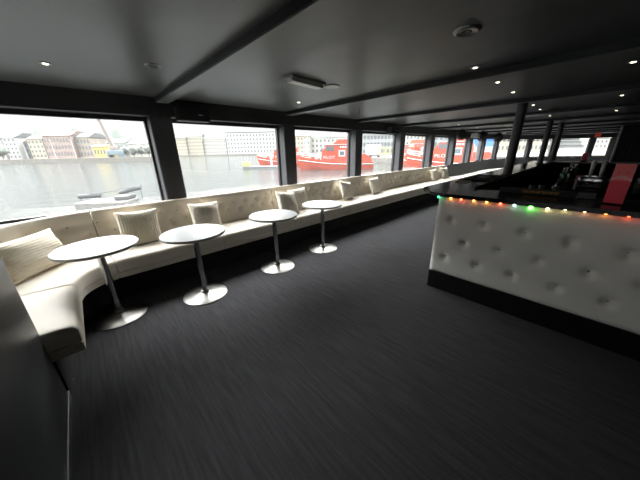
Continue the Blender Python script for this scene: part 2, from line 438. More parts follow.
for bs, bz in btn:
    for a, b, p in panels:
        if a <= bs < b and bs > .1:
            t = (bz - .487) / .405; d = .577 + .056 * t + .040
            o = bpy.data.objects.new('button', bm_); COL.objects.link(o); o.parent = p
            pt, n = path(bs); o.location = at_s(bs, d, bz)
            o.rotation_euler = Vector((-n.x, -n.y, .13)).to_track_quat('Z', 'Y').to_euler()
for _, _, p in panels: del p['s0'], p['s1']

# the seat carries on towards the bow with a dark back
bench = thing('bow_bench', 'white-topped bench with a plain dark back running round the bow beyond the sofa', 'bench')
wall_line = [(XE + .02, 3.80), (14.8, 3.80), (16.4, 3.50), (18.1, 3.14), (19.35, 2.58), (20.7, 1.58), (21.6, .20), (21.8, -.6)]
def offs(line, d):
    out = []
    for i, p in enumerate(line):
        a = Vector(line[max(i - 1, 0)]); b = Vector(line[min(i + 1, len(line) - 1)]); t = (b - a).normalized()
        n = Vector((t.y, -t.x)); out.append(Vector(p) + n * d)
    return out
def strip(prof):
    secs = []
    for i in range(len(wall_line)):
        secs.append([(*offs(wall_line, d)[i], z) for d, z in prof])
    return MB().loft(secs)
strip([(.09, .45), (.09, .49), (.62, .50), (.66, .485), (.665, .45)]).obj('seat_cushion', 'white_leather', bench, auto=40)
strip([(.0, .0), (.0, .91), (.05, .92), (.085, .49), (.085, .0)]).obj('back', 'grey_panel', bench, auto=40)
strip([(.09, .0), (.09, .445), (.62, .445), (.56, .0)]).obj('plinth', 'black_matte', bench, auto=40)

# ------------------------------------------------------------------ throw cushions
def cushion_mesh(W, T, ncell=26, seed=0, H=None):
    H = H or W
    b = bmesh.new(); g = {}
    for side in (1, -1):
        for i in range(ncell + 1):
            for j in range(ncell + 1):
                u = -1 + 2 * i / ncell; v = -1 + 2 * j / ncell
                edge = i in (0, ncell) or j in (0, ncell)
                if side == -1 and edge: g[(side, i, j)] = g[(1, i, j)]; continue
                pin = .075
                x = u * W / 2 * (1 - pin * (1 - v * v) * abs(u) ** 1.5); y = v * H / 2 * (1 - pin * (1 - u * u) * abs(v) ** 1.5)
                h = T / 2 * (max(0, (1 - abs(u) ** 2.6)) ** .55) * (max(0, (1 - abs(v) ** 2.6)) ** .55)
                nn = noise.noise(Vector((u * 1.6 + seed, v * 1.6, side * 3.1))) * .012 * (1 if not edge else .3)
                g[(side, i, j)] = b.verts.new((x, y, side * (h + (nn if not edge else 0)) + .006 * noise.noise(Vector((u * 2, v * 2, seed)))))
        for i in range(ncell):
            for j in range(ncell):
                q = [g[(side, i, j)], g[(side, i + 1, j)], g[(side, i + 1, j + 1)], g[(side, i, j + 1)]]
                b.faces.new(q if side == 1 else q[::-1])
    me = bpy.data.meshes.new('throw_cushion'); bmesh.ops.recalc_face_normals(b, faces=b.faces); b.to_mesh(me); b.free()
    for p in me.polygons: p.use_smooth = True
    return me
CM = {}
for i, (kk, W) in enumerate((('cush_rib', .42), ('cush_shag', .40), ('cush_plain', .40))):
    me = cushion_mesh(W, .15, seed=i * 5.3); me.materials.append(M[kk]); CM[kk] = me
me = cushion_mesh(.58, .14, seed=2.2, H=.36); me.materials.append(M['cush_ribh']); CM['cush_ribh'] = me
def cushion(kind, loc, face, lean, roll, label, scale=1.0):
    """face: plan direction the cushion looks to (degrees), lean: tilt back from upright, roll: turn in its own plane"""
    o = bpy.data.objects.new('throw_cushion', CM[kind]); COL.objects.link(o)
    f = radians(face); le = radians(lean)
    z = Vector((cos(f) * cos(le), sin(f) * cos(le), sin(le))); x = Vector((-sin(f), cos(f), 0)); y = z.cross(x)
    R = Matrix((x, y, z)).transposed() @ Matrix.Rotation(radians(roll), 3, 'Z')
    o.matrix_world = Matrix.Translation(loc) @ R.to_4x4() @ Matrix.Scale(scale, 4)
    return tag(o, label, 'cushion', 'throw cushions along the sofa')
CUSH = [
    ('cush_ribh', (-.46, 3.33, .665), -42, 24, 0, 'ribbed cream cushion lying in the curved corner of the sofa'),
    ('cush_rib', (.40, 3.555, .680), -90, 16, -2, 'ribbed cream cushion propped behind the table nearest the sofa corner'),
    ('cush_shag', (1.17, 3.55, .675), -90, 22, -3, 'beige shaggy cushion behind the second table from the corner'),
    ('cush_shag', (2.50, 3.44, .685), -85, 30, -12, 'tilted beige cushion, front one of the overlapping pair behind the third table'),
    ('cush_plain', (2.86, 3.575, .675), -92, 17, 3, 'pale cushion, upright rear one of the overlapping pair behind the third table'),
    ('cush_plain', (4.18, 3.55, .69), -84, 22, -10, 'cream cushion leaning alone just beyond the farthest table'),
    ('cush_plain', (5.28, 3.57, .675), -90, 18, 4, 'cream cushion beyond the farthest table, standing alone before the long buttoned stretch'),
    ('cush_shag', (8.75, 3.565, .675), -95, 19, 4, 'small distant beige cushion, first of the pair at the far end of the cream back'),
    ('cush_plain', (9.62, 3.57, .675), -100, 18, 0, 'small distant pale cushion at the very end of the cream back by the dark panel'),
]
for c in CUSH: cushion(*c)

# ------------------------------------------------------------------ round pedestal tables
def make_table():
    t = thing('pedestal_table', '', 'table')
    top = MB().lathe([(0, .726), (.305, .726), (.3065, .7285), (.3065, .7385), (.304, .741), (0, .741)], 64).obj('tabletop', 'tabletop', t, auto=40)
    MB().lathe([(.2, .712), (.300, .714), (.3085, .718), (.3085, .736), (.3070, .7365), (.3070, .7255), (.2, .7255)], 64).obj('edge_band', 'tableedge', t, auto=50)
    MB().lathe([(0, .70), (.09, .70), (.09, .712), (0, .712)], 24).obj('mounting_plate', 'grey_metal', t, auto=40)
    MB().lathe([(.030, .028), (.030, .70)], 28).obj('column', 'chrome', t, auto=50)
    MB().lathe([(.0, .0), (.228, .0), (.230, .003), (.229, .008), (.215, .013), (.17, .021), (.11, .029), (.06, .036), (.046, .042), (.044, .060), (.036, .066), (.0, .066)], 64).obj('base', 'steel', t, auto=35)
    return t
tb = make_table()
for i, (x, y, lab) in enumerate([
    (-.02, 2.895, 'white round pedestal table nearest the curved sofa corner'),
    (.735, 2.68, 'white round pedestal table, second from the sofa corner'),
    (1.72, 2.69, 'white round pedestal table, third from the sofa corner'),
    (2.63, 2.72, 'white round pedestal table farthest from the sofa corner')]):
    o = tb if i == 0 else dup(tb)
    o.location = (x, y, 0); o.rotation_euler.z = .7 * i
    tag(o, lab, 'table', 'round pedestal tables in front of the sofa')

# ------------------------------------------------------------------ bar counter
bar = thing('bar_counter', 'black-topped bar counter with a white buttoned leather front and black plinth', 'bar counter')
BX, BY0, BY1, BXE = 2.655, -1.62, 1.01, 10.6
BB = [(.86, .81), (.57, .81), (.26, .80), (-.03, .79), (-.33, .785), (.71, .60), (.41, .60), (.12, .59), (-.18, .58), (-.46, .57), (.87, .40), (.56, .40), (.27, .39), (-.03, .39), (-.33, .38)]
BB += [(-.63, .78), (-.93, .78), (-1.23, .78), (-1.53, .78), (-.76, .57), (-1.06, .57), (-1.36, .57), (-.63, .38), (-.93, .38), (-1.23, .38), (-1.53, .38)]
def tuft_panel(u0, u1, z0, z1, place, buttons, thick, n=.018):
    """upholstered slab: front face pulled in at the buttons, rounded at its edges"""
    b = bmesh.new(); nu = int((u1 - u0) / n); nz = int((z1 - z0) / n); G = []
    for i in range(nu + 1):
        row = []
        for j in range(nz + 1):
            u = u0 + (u1 - u0) * i / nu; z = z0 + (z1 - z0) * j / nz
            e = max(0, min(u - u0, u1 - u, z - z0, z1 - z)); h = -.022 * exp(-(e / .014) ** 1.5)
            for bu, bz in buttons:
                if abs(u - bu) < .2 and abs(z - bz) < .2:
                    r = hypot(u - bu, z - bz); h -= .030 * exp(-(r / .032) ** 2) + .020 * exp(-r / .038)
            row.append(b.verts.new(place(u, z, h)))
        G.append(row)
    for i in range(nu):
        for j in range(nz): b.faces.new((G[i][j], G[i + 1][j], G[i + 1][j + 1], G[i][j + 1]))
    ring = [G[i][0] for i in range(nu + 1)] + [G[nu][j] for j in range(1, nz + 1)] + [G[i][nz] for i in range(nu - 1, -1, -1)] + [G[0][j] for j in range(nz - 1, 0, -1)]
    cr = [(u0 + (u1 - u0) * i / nu, z0) for i in range(nu + 1)] + [(u1, z0 + (z1 - z0) * j / nz) for j in range(1, nz + 1)] + [(u0 + (u1 - u0) * i / nu, z1) for i in range(nu - 1, -1, -1)] + [(u0, z0 + (z1 - z0) * j / nz) for j in range(nz - 1, 0, -1)]
    bk = [b.verts.new(place(u, z, -thick)) for u, z in cr]
    k = len(ring)
    for i in range(k): b.faces.new((ring[i], ring[(i + 1) % k], bk[(i + 1) % k], bk[i]))
    b.faces.new(bk)
    bmesh.ops.recalc_face_normals(b, faces=b.faces)
    me = bpy.data.meshes.new('panel'); b.to_mesh(me); b.free()
    return me
me = tuft_panel(BY0, BY1, .20, 1.035, lambda u, z, h: (BX - h, u, z), BB, .06)
fp = link('front_panel', me, 'white_leather', bar, True); me.set_sharp_from_angle(angle=radians(50))
bb_ = MB().lathe([(0, .005), (.008, .004), (.012, 0), (.012, -.004), (0, -.004)], 12).mesh('button'); bb_.materials.append(M['bar_button'])
for y, z in BB:
    o = bpy.data.objects.new('button', bb_); COL.objects.link(o); o.parent = fp
    o.location = (BX + .046, y, z); o.rotation_euler = (0, -pi / 2, 0)
me = tuft_panel(BX + .07, BXE, .20, 1.035, lambda u, z, h: (u, BY1 + h, z), [(BX + .3 + .3 * i + (.15 if r == 1 else 0), (.81, .6, .4)[r]) for i in range(25) for r in range(3)], .06, .06)
link('side_panel', me, 'white_leather', bar, True); me.set_sharp_from_angle(angle=radians(50))
MB().box(BX + .004, BX + .06, BY0, BY1 - .005, 0, .198).box(BX + .06, BXE, BY1 - .06, BY1 - .005, 0, .198).obj('plinth', 'black_gloss', bar)
# fascia under the top that carries the lights, and the top itself
MB().box(BX + .01, BX + .06, BY0, BY1 - .01, 1.036, 1.062).box(BX + .06, BXE, BY1 - .06, BY1 - .01, 1.036, 1.062).obj('light_rail', 'black_matte', bar)
def ctop(z0, z1):
    poly = [(2.545, BY0 - .1), (2.545, .98), (2.60, 1.08), (2.80, 1.245), (2.90, 1.27), (BXE, 1.27), (BXE, .78), (3.04, .78), (3.04, BY0 - .1)]
    return poly, z0, z1
MB().prism(*ctop(1.062, 1.092)).obj('countertop', 'black_gloss', bar)
MB().box(3.04, BXE, .78, .80, 1.092, 1.115, .003).obj('inner_lip', 'black', bar)
MB().box(3.04, 3.16, -.6, .74, 1.062, 1.086, .003).obj('glass_ledge', 'black', bar)
MB().box(3.0, 3.04, BY0, .74, .0, 1.06).box(3.0, BXE, .74, .78, 0, 1.06).obj('inner_wall', 'black_matte', bar)
MB().box(BXE, BXE + .5, -1.9, 1.27, 1.03, 1.07, .006).obj('end_countertop', 'counter_grey', bar)
MB().box(BXE + .03, BXE + .45, -1.85, 1.2, 0, 1.03).obj('end_cabinet', 'black_matte', bar)
# columns on the counter
for i, (x, y, lab) in enumerate([(4.93, .88, 'dark round column standing on the bar counter, closest to its buttoned front'),
                                 (8.82, .93, 'dark round column on the bar, middle one of the row'),
                                 (10.4, .84, 'dark round column on the bar, most distant of the row')]):
    tz = 2.10 if i < 2 else CZ
    c = thing('support_column', lab, 'column', (x, y, 1.092), 0, 'columns along the bar')
    MB().lathe([(.062, .012), (.062, tz - 1.092)], 28).obj('shaft', 'pillar', c, auto=50)
    MB().lathe([(0, 0), (.085, 0), (.085, .010), (.066, .012), (0, .012)], 28).obj('base_ring', 'black', c, auto=40)

# string of coloured party lights under the counter edge
sl = thing('light_string', 'string of coloured lights under the black edge of the bar top', 'string lights', (BX, 0, 1.05))
LC = {'g': (.05, 1, .35), 'o': (1, .32, .06), 'r': (1, .10, .04), 'w': (.55, 1, .75), 'G': (.15, 1, .12), 'y': (1, .80, .35), 'p': (1, .45, .25)}
for k_, c in LC.items(): M['led_' + k_] = mat('bulb_' + k_, c, .4, emit=c, estr=3.6 if k_ in 'yopr' else 2.6)
pts = [(-.018, 1.03 - i * .03, -.004 + .004 * sin(i * 1.9)) for i in range(88)]
MB().tube(pts, .003, 6).obj('cable', 'black', sl)
seq = [(1.005, 'g'), (.885, 'o'), (.79, 'r'), (.68, 'o'), (.575, 'o'), (.47, 'r'), (.37, 'w'), (.26, 'G'), (.155, 'y'), (.055, 'y'), (-.05, 'p'), (-.155, 'o'), (-.26, 'r'), (-.37, 'r'), (-.48, 'o'), (-.6, 'y'), (-.72, 'g'), (-.85, 'r'), (-1.0, 'o'), (-1.15, 'y')]
for i, (y, c) in enumerate(seq):
    r = .011 if c != 'G' else .018
    bb = MB().lathe([(0, -r * .9), (r * .6, -r * .7), (r, 0), (r * .8, r * .7), (0, r)], 12).obj('bulb', 'led_' + c, sl, True)
    bb.location = (-.018, y, (-.014 if c != 'G' else -.02) if y > .1 else .000)
    so = MB().box(-.012, .012, -.012, .012, -.008, .016, .002).obj('socket', 'dull_plastic', sl)
    so.location = (-.010, y - .045 if c in 'rwyG' else y + .03, .004)

# bar top clutter
bm2 = thing('bar_rail', 'low black rubber-faced rail with orange print along the inner edge of the front counter', 'bar rail', (2.985, .22, 1.0925))
MB().box(-.020, .014, -.20, .34, 0, .050, .004).obj('rubber_strip', 'mat_rubber', bm2)
MB().box(-.022, .014, -.31, -.203, 0, .052, .004).obj('end_pad', 'mat_end', bm2)
lt = MB(); yy = .165
for i, w in enumerate([.012, .018, .014, .018, .016, .012, .018, .014, .018, .016, .014, .012, .016]):
    lt.box(-.0212, -.0202, yy - w, yy, .030, .034); lt.box(-.0212, -.0202, yy - w * .35, yy, .014, .030)
    if i % 3: lt.box(-.0212, -.0202, yy - w, yy, .014, .018)
    if i % 2: lt.box(-.0212, -.0202, yy - w, yy - w * .7, .014, .030)
    yy -= w + .005
lt.obj('print', 'orange_print', bm2)
rc = thing('menu_card', 'red menu card standing upright on the bar front counter', 'menu card', (2.80, -.175, 1.0925), radians(-14))
MB().box(-.012, .012, -.052, .052, 0, .008, .002).obj('holder', 'black_gloss', rc)
MB().box(-.003, .003, -.050, .050, .008, .170, .001).obj('lower_card', 'red_card', rc)
MB().box(-.003, .003, -.050, .050, .170, .285, .001).obj('upper_card', 'salmon_card', rc)
pr = MB()
arc = [(-.050 + .1 * i / 12, .166 + .018 * sin(pi * i / 12)) for i in range(13)]
pr.loft([[(-.0032, y, z), (-.0042, y, z), (-.0042, y, z + .018), (-.0032, y, z + .018)] for y, z in arc]).obj('printed_arc', 'pink_card', rc)
for y in (-.022, .022): MB().lathe([(0, 0), (.003, 0), (.003, .002), (0, .002)], 10, mtx=Matrix.Translation((-.003, y, .225)) @ Matrix.Rotation(-pi / 2, 4, 'Y')).obj('rivet', 'black', rc)
# trays and papers on the side counter
tr = thing('service_tray', 'flat black tray lying on the side arm of the bar near its corner', 'tray', (4.25, 1.03, 1.0925), .05)
MB().box(-.38, .38, -.17, .17, 0, .006, .002).obj('tray_base', 'black_matte', tr)
MB().box(-.38, .38, -.17, -.16, .006, .018).box(-.38, .38, .16, .17, .006, .018).box(-.38, -.37, -.16, .16, .006, .018).box(.37, .38, -.16, .16, .006, .018).obj('tray_rim', 'black', tr)
for i, (x, y, r, l) in enumerate([(3.62, 1.10, .2, 'beige paper sheet on the side arm of the bar beside the black tray'),]):
    o = MB().box(-.15, .15, -.08, .08, 0, .003, .001).obj('paper_sheet', 'paper', None); o.location = (x, y, 1.0925); o.rotation_euler.z = r; tag(o, l, 'paper')
o = MB().box(-.10, .10, -.06, .06, 0, .003, .001).obj('paper_sheet', 'paper', None); o.location = (4.35, 1.05, 1.099); o.rotation_euler.z = -.1
tag(o, 'small beige paper slip lying inside the black tray on the bar', 'paper')

# inside the bar: work shelf, back cabinet, bottles, taps
ws = thing('bottle_shelf', 'dark steel work shelf of bottles just inside the bar front', 'shelf', (3.35, -.3, 0))
MB().box(-.30, .32, -1.2, 1.0, .70, .73, .004).obj('shelf_board', 'steelwell', ws)
for sx_ in (-.27, .29):
    for sy in (-1.17, .97): MB().box(sx_ - .02, sx_ + .02, sy - .02, sy + .02, 0, .70).obj('leg', 'steelwell', ws)
bc = thing('back_cabinet', 'low black cabinet standing in the middle of the bar well', 'cabinet', (6.0, -.35, 0))
MB().box(-1.0, 1.6, -.55, .65, .03, .90, .006).obj('body', 'black_matte', bc)
MB().box(-1.03, 1.63, -.58, .68, .90, .93, .006).obj('cabinet_top', 'black_gloss', bc)
for i in range(4): 
    d = MB().box(-1.012, -.998, -.53 + .29 * i, -.26 + .29 * i, .08, .86, .003).obj('door', 'black', bc)
    MB().box(-1.022, -1.012, -.30 + .29 * i, -.285 + .29 * i, .5, .64).obj('handle', 'grey_metal', d)
def bottle(kind, h, r, glass):
    t = thing('bottle', '', 'bottle')
    if kind == 0: prof = [(0, 0), (r, 0), (r, h * .58), (r * .85, h * .66), (r * .36, h * .76), (r * .34, h * .93), (0, h * .93)]
    elif kind == 1: prof = [(0, 0), (r, 0), (r, h * .66), (r * .95, h * .71), (r * .4, h * .76), (r * .4, h * .93), (0, h * .93)]
    else: prof = [(0, 0), (r * .8, 0), (r * 1.1, h * .25), (r * 1.05, h * .42), (r * .45, h * .60), (r * .38, h * .93), (0, h * .93)]
    MB().lathe(prof, 20).obj('glass_body', glass, t, auto=50)
    MB().lathe([(0, h * .93), (r * .42, h * .93), (r * .42, h), (0, h)], 14).obj('cap', 'cap', t, auto=40)
    MB().lathe([(r * 1.012, h * .2), (r * 1.012, h * .48)], 20).obj('paper_label', 'label', t, auto=50) if kind < 2 else None
    return t
protos = [bottle(0, .30, .038, 'dark_glass'), bottle(1, .28, .042, 'green_glass'), bottle(2, .27, .045, 'brown_glass'), bottle(1, .25, .036, 'clear_glass')]
pl = []
for i in range(16):                                    # front work shelf
    pl.append((3.16 + .17 * (i % 3) + .02 * sin(i * 7), .60 - .095 * i + .015 * sin(i * 3), .7305, i % 4 if i % 5 else 2, 0))
for i in range(12):                                    # back cabinet
    pl.append((5.12 + .16 * (i % 2), .24 - .072 * i, .931, (i * 3 + 1) % 4, 1))
for i in range(5): pl.append((5.5 + .3 * i, .22 - .05 * (i % 2), .931, (i + 2) % 4, 1))
pl = [p for p in pl if not (p[4] == 1 and p[0] < 5.5 and abs(p[1] + .06) < .20)]      # leave room for the tap tower
WORDS = ['dark slender', 'green square-shouldered', 'brown round-bellied', 'pale clear']
used = set()
for x, y, z, k_, w in pl:
    o = protos[k_] if k_ not in used else dup(protos[k_]); used.add(k_)
    o.location = (x, y, z); o.rotation_euler.z = x * 9
    lab = ('%s bottle standing on the steel shelf inside the bar front' if w == 0 else '%s bottle standing on the black cabinet in the bar well') % WORDS[k_]
    tag(o, lab, 'bottle', ('%s bottles on the bar shelf' if w == 0 else '%s bottles on the bar cabinet') % WORDS[k_])
# small glasses on the drip edge behind the mat
def glass():
    return MB().lathe([(0, 0), (.020, 0), (.026, .075), (.0235, .075), (.018, .010), (0, .010)], 16).mesh('shot_glass')
gm = glass(); gm.materials.append(M['clear_glass'])
for p in gm.polygons: p.use_smooth = True
for i, (y, lab) in enumerate([(.335, 'small green-tinted glass on the bar edge, farthest from the red card'), (.265, 'small green-tinted glass on the bar edge, middle of the three'), (.165, 'small green-tinted glass on the bar edge, closest to the red card')]):
    o = bpy.data.objects.new('shot_glass', gm); COL.objects.link(o); o.location = (3.10, y, 1.0865); tag(o, lab, 'glass', 'small glasses on the front bar counter')
tp = thing('beer_tap', 'chrome beer tap tower with tall pale handles inside the bar', 'beer tap', (5.25, -.06, .931))
MB().box(-.05, .05, -.14, .14, 0, .16, .02, seg=3).obj('tower', 'chrome', tp, auto=40)
for y in (-.07, .03):
    h_ = MB().lathe([(0, 0), (.018, 0), (.026, .18), (.022, .22), (0, .225)], 14).obj('tap_handle', 'white_plastic', tp, auto=50); h_.location = (-.02, y, .16)
    s_ = MB().tube([(-.05, y, .10), (-.10, y, .10), (-.12, y, .05)], .010, 8).obj('spout', 'chrome', tp, True)
rb = thing('red_box', 'small red lamp block on the far bar counter between two bow windows', 'lamp', (10.75, .17, 1.0705))
MB().box(-.06, .06, -.06, .06, .03, .24, .01).obj('body', 'red_card', rb); MB().box(-.07, .07, -.07, .07, 0, .03, .005).obj('foot', 'black', rb)

# ------------------------------------------------------------------ ceiling fittings
def disc(name, x, y, r, kind):
    t = thing(name, '', 'light', (x, y, CZ))
    if kind == 'spot':
        MB().lathe([(0, -.004), (.026, -.004), (.028, -.006), (.036, -.006), (.040, 0), (0, 0)], 20).obj('bezel', 'dull_plastic', t, auto=40)
        MB().lathe([(0, -.0075), (.015, -.0075), (.017, -.004), (0, -.004)], 16).obj('lens', 'spot', t)
    return t
sp = disc('ceiling_spotlight', 0, 0, .04, 'spot')
SP = [(.04, 3.08, 'lit ceiling spotlight over the curved sofa corner'), (2.59, 3.13, 'lit ceiling spotlight between the sofa and the flat lamp')]
for i in range(8):
    nth = ['first', 'second', 'third', 'fourth', 'fifth', 'sixth', 'seventh', 'eighth'][i]
    SP.append((2.80 + .778 * i, .91, nth + ' lit spotlight along the ceiling row above the bar edge with columns'))
for i, x in enumerate((3.71, 5.92, 8.31)):
    SP.append((x, -.05 - .03 * i, ['nearest', 'middle', 'farthest'][i] + ' lit ceiling spotlight above the middle of the bar well'))
SP += [(5.18, 3.13, 'lit ceiling spotlight near the window wall beyond the third beam'), (8.6, 3.0, 'lit ceiling spotlight near the window wall beyond the fourth beam'), (10.42, 3.02, 'lit ceiling spotlight near the window wall above the far speakers')]
for i, (x, y, lab) in enumerate(SP):
    o = sp if i == 0 else dup(sp)
    x *= .96; y *= .96
    # keep clear of the beams
    for n in range(0, 9):
        bx = .80 + 2.0 * n - .045 * n + .11
        if bx - .05 < x < bx + .20: x = bx - .06 if x < bx + .075 else bx + .21
    o.location = (x, y, CZ); tag(o, lab, 'spotlight', 'ceiling spotlights')
t = thing('smoke_detector', 'small round detector with a silver rim on the ceiling above the second table', 'detector', (.635, 2.515, CZ))
MB().lathe([(0, -.020), (.030, -.020), (.042, -.012), (.044, 0), (0, 0)], 24).obj('body', 'black', t, auto=40)
MB().lathe([(.044, -.010), (.052, -.008), (.055, 0), (.044, 0)], 24).obj('rim', 'steel', t, auto=40)
t = thing('ceiling_vent', 'round recessed ceiling fitting with a silver ring above the open floor', 'ceiling fitting', (1.86, .68, CZ))
MB().lathe([(.048, -.010), (.058, -.014), (.072, -.008), (.075, 0), (.048, 0)], 32).obj('rim', 'steel', t, auto=40)
MB().lathe([(0, -.006), (.02, -.012), (.040, -.006), (.046, 0), (0, 0)], 24).obj('insert', 'black_gloss', t, auto=40)
t = thing('emergency_light', 'white oblong emergency lamp on the ceiling beside the pale ring', 'lamp', (1.83, 2.09, CZ), radians(4))
MB().box(-.23, .23, -.062, .062, -.018, 0, .004).obj('housing', 'dull_plastic', t)
MB().loft([[(x, -.05 * k, -.018), (x, -.043 * k, -.048 * k), (x, .043 * k, -.048 * k), (x, .05 * k, -.018)] for x, k in ((-.215, .7), (-.20, 1), (.20, 1), (.215, .7))]).obj('diffuser', 'white_plastic', t, auto=30)
t = thing('ceiling_ring', 'pale ring-shaped ceiling fitting beside the oblong lamp', 'ceiling fitting', (2.20, 2.10, CZ))
MB().lathe([(.070, -.008), (.082, -.010), (.085, -.004), (.085, 0), (.070, 0)], 40).obj('rim', 'ring', t, auto=40)
MB().lathe([(0, -.004), (.070, -.004), (.070, 0), (0, 0)], 40).obj('cover', 'lens', t, auto=40)
t = thing('sprinkler', 'thin hanging sprinkler nozzle on the ceiling past the pale ring', 'sprinkler', (3.59, 2.81, CZ))
MB().lathe([(0, -.006), (.025, -.006), (.028, 0), (0, 0)], 16).obj('plate', 'dull_plastic', t, auto=40)
MB().lathe([(0, -.10), (.012, -.10), (.012, -.085), (.006, -.08), (.006, -.006), (0, -.006)], 12).obj('nozzle', 'grey_metal', t, auto=40)
t = thing('ceiling_light', 'flat white lamp on the distant ceiling above the bar columns', 'lamp', (9.7, 1.96, CZ))
MB().box(-.20, .20, -.11, .11, -.02, 0, .004).obj('housing', 'white_plastic', t); MB().box(-.18, .18, -.09, .09, -.045, -.02, .01).obj('diffuser', 'white_plastic', t)
t = thing('exit_sign', 'red sign box hanging over the window gap at the bow', 'sign', (12.6, .06, CZ))
MB().box(-.012, .012, -.065, -.055, -.28, 0).box(-.012, .012, .055, .065, -.28, 0).obj('bracket', 'grey_metal', t)
MB().box(-.03, .03, -.07, .07, -.38, -.25, .006).obj('sign_box', 'red_sign', t)
# box speakers on the header
def boxspk(x, lab):
    t = thing('box_speaker', lab, 'speaker', (x, 3.83, 1.955), 0, 'box speakers under the ceiling edge')
    MB().box(-.20, .20, -.135, -.001, -.055, .105, .01, seg=2).obj('cabinet', 'speaker', t, auto=40)
    MB().box(-.185, .185, -.139, -.134, -.045, .095, .002).obj('grille', 'black_matte', t)
    MB().box(.05, .10, -.141, -.138, .018, .026).obj('badge', 'white_plastic', t)
boxspk(1.30, 'black box speaker on the ceiling edge between the two closest large windows')
boxspk(6.25, 'black box speaker on the ceiling edge above the farther pillar')
def dome(x, y, z, r, lab):
    t = thing('ball_speaker', lab, 'speaker', (x, y, CZ), 0, 'round black speakers near the far windows')
    MB().lathe([(0, z - CZ + r * .6), (.02, z - CZ + r * .6), (.02, -.01), (.06, -.01), (.06, 0), (0, 0)], 14).obj('bracket', 'black', t, auto=40)
    b = MB().lathe([(0, -r), (r * .5, -r * .92), (r * .87, -r * .55), (r, 0), (r * .87, r * .5), (r * .5, r * .85), (0, r * .95)], 24).obj('shell', 'speaker', t, True); b.location = (0, 0, z - CZ)
    g = MB().lathe([(0, 0), (r * .6, 0), (r * .62, .03), (0, .03)], 20, mtx=Matrix.Translation((-r * .80, -r * .45, 0)) @ Matrix.Rotation(-pi / 2, 4, 'Y')).obj('grille', 'black_matte', t); g.location = (0, 0, z - CZ)
dome(10.35, 3.45, 1.96, .17, 'round black speaker under the ceiling edge, closest of three before the far windows')
dome(11.9, 3.20, 1.95, .19, 'round black speaker hanging second before the far windows, by a white box')
dome(14.6, 3.25, 1.95, .20, 'round black speaker hanging farthest before the bow windows')
t = thing('projector', 'small white box hanging from the ceiling beside the round black speaker', 'projector', (11.4, 3.30, CZ))
MB().box(-.02, .02, -.02, .02, -.12, 0).obj('bracket', 'grey_metal', t); MB().box(-.16, .16, -.12, .12, -.28, -.12, .015).obj('body', 'white_plastic', t)

# ------------------------------------------------------------------ outdoors: harbour
WZ = -1.8
struct(MB().box(-400, 500, -60, 700, WZ - .02, WZ).obj('water', 'water'))
YAW = .814
def at(px, D, z=0.0):
    """point at forward distance D on the bearing that has tangent (px-320)/263 from the view axis"""
    t = (px - 320) / 263
    return Vector((D * (cos(YAW) + sin(YAW) * t), D * (sin(YAW) - cos(YAW) * t), z))
FACE = YAW - pi / 2                                   # rotation whose local x runs across the view, y away from it

WM = {}
def win_mesh(w, h):
    key = (round(w, 2), round(h, 2))
    if key not in WM:
        me = MB().box(-w / 2, w / 2, -.06, .0, -h / 2, h / 2).mesh('window'); me.materials.append(M['win_dark']); WM[key] = me
    return WM[key]
def building(name, label, px0, px1, D, h, base, wall, roof, floors, cols, roofh=3.0, deep=14, flat=False, group=None, rz=None, cat='building', ww=.45, wh=.5):
    a, b = at(px0, D), at(px1, D); c = (a + b) / 2; w = (b - a).length
    t = thing(name, label, cat, (c.x, c.y, base), FACE if rz is None else rz, group)
    MB().box(-w / 2, w / 2, 0, deep, 0, h).obj('walls', wall, t)
    if flat: MB().box(-w / 2 - .3, w / 2 + .3, -.3, deep + .3, h, h + .8).obj('roof', roof, t)
    else: MB().loft([[(x, -.4, h), (x * .97, deep * .35, h + roofh), (x * .97, deep * .65, h + roofh), (x, deep + .4, h)] for x in (-w / 2 - .4, w / 2 + .4)]).obj('roof', roof, t)
    if floors:
        fh = h / (floors + .3); cw = w / cols; me = win_mesh(cw * ww, fh * wh)
        for f in range(floors):
            for k in range(cols):
                o = bpy.data.objects.new('window', me); COL.objects.link(o); o.parent = t
                o.location = (-w / 2 + cw * (k + .5), 0, fh * (f + .65))
    return t
def quay(label, pts, z1, name='quay'):
    o = MB().prism([tuple(p[:2]) for p in pts], WZ, z1).obj(name, 'quay'); struct(o)
    return o
# far shore across the water, left
quay('', [at(-120, 143), at(162, 143), at(168, 230), at(-160, 230)], .45)
struct(MB().prism([tuple(p[:2]) for p in (at(-120, 143.4), at(162, 143.4), at(168, 230), at(-160, 230))], .45, .55).obj('quay_path', 'quay_top'))
G1 = 'waterfront buildings across the harbour'
BL = [('pale apartment house, leftmost in view across the harbour', -20, 9, 158, 11.5, 'pale_wall', 'slate_roof', 4, 5),
      ('white apartment house with slim gable across the harbour', 12, 24, 156, 12.0, 'white_wall', 'slate_roof', 5, 3),
      ('grey-green low house between white houses across the harbour', 25, 34, 160, 9.5, 'grey_wall', 'tile_roof', 3, 3),
      ('cream house with red tiled roof across the harbour', 35, 50, 158, 11.0, 'cream_wall', 'tile_roof', 4, 4),
      ('long red brick warehouse across the harbour', 51, 79, 157, 12.5, 'brick_wall', 'tile_roof', 3, 9),
      ('brown warehouse beside the yellow shed across the harbour', 80, 96, 159, 11.5, 'brown_wall', 'slate_roof', 3, 5),
      ('grey shed behind the crane across the harbour', 112, 131, 165, 8.5, 'grey_wall', 'green_roof', 2, 6),
      ('pale low house at the right end of the far quay', 132, 152, 162, 7.5, 'pale_wall', 'slate_roof', 2, 6)]
for l, a, b, D, h, w, r, fl, co in BL: building('waterfront_building', l, a, b, D, h, .5, w, r, fl, co, 2.6)
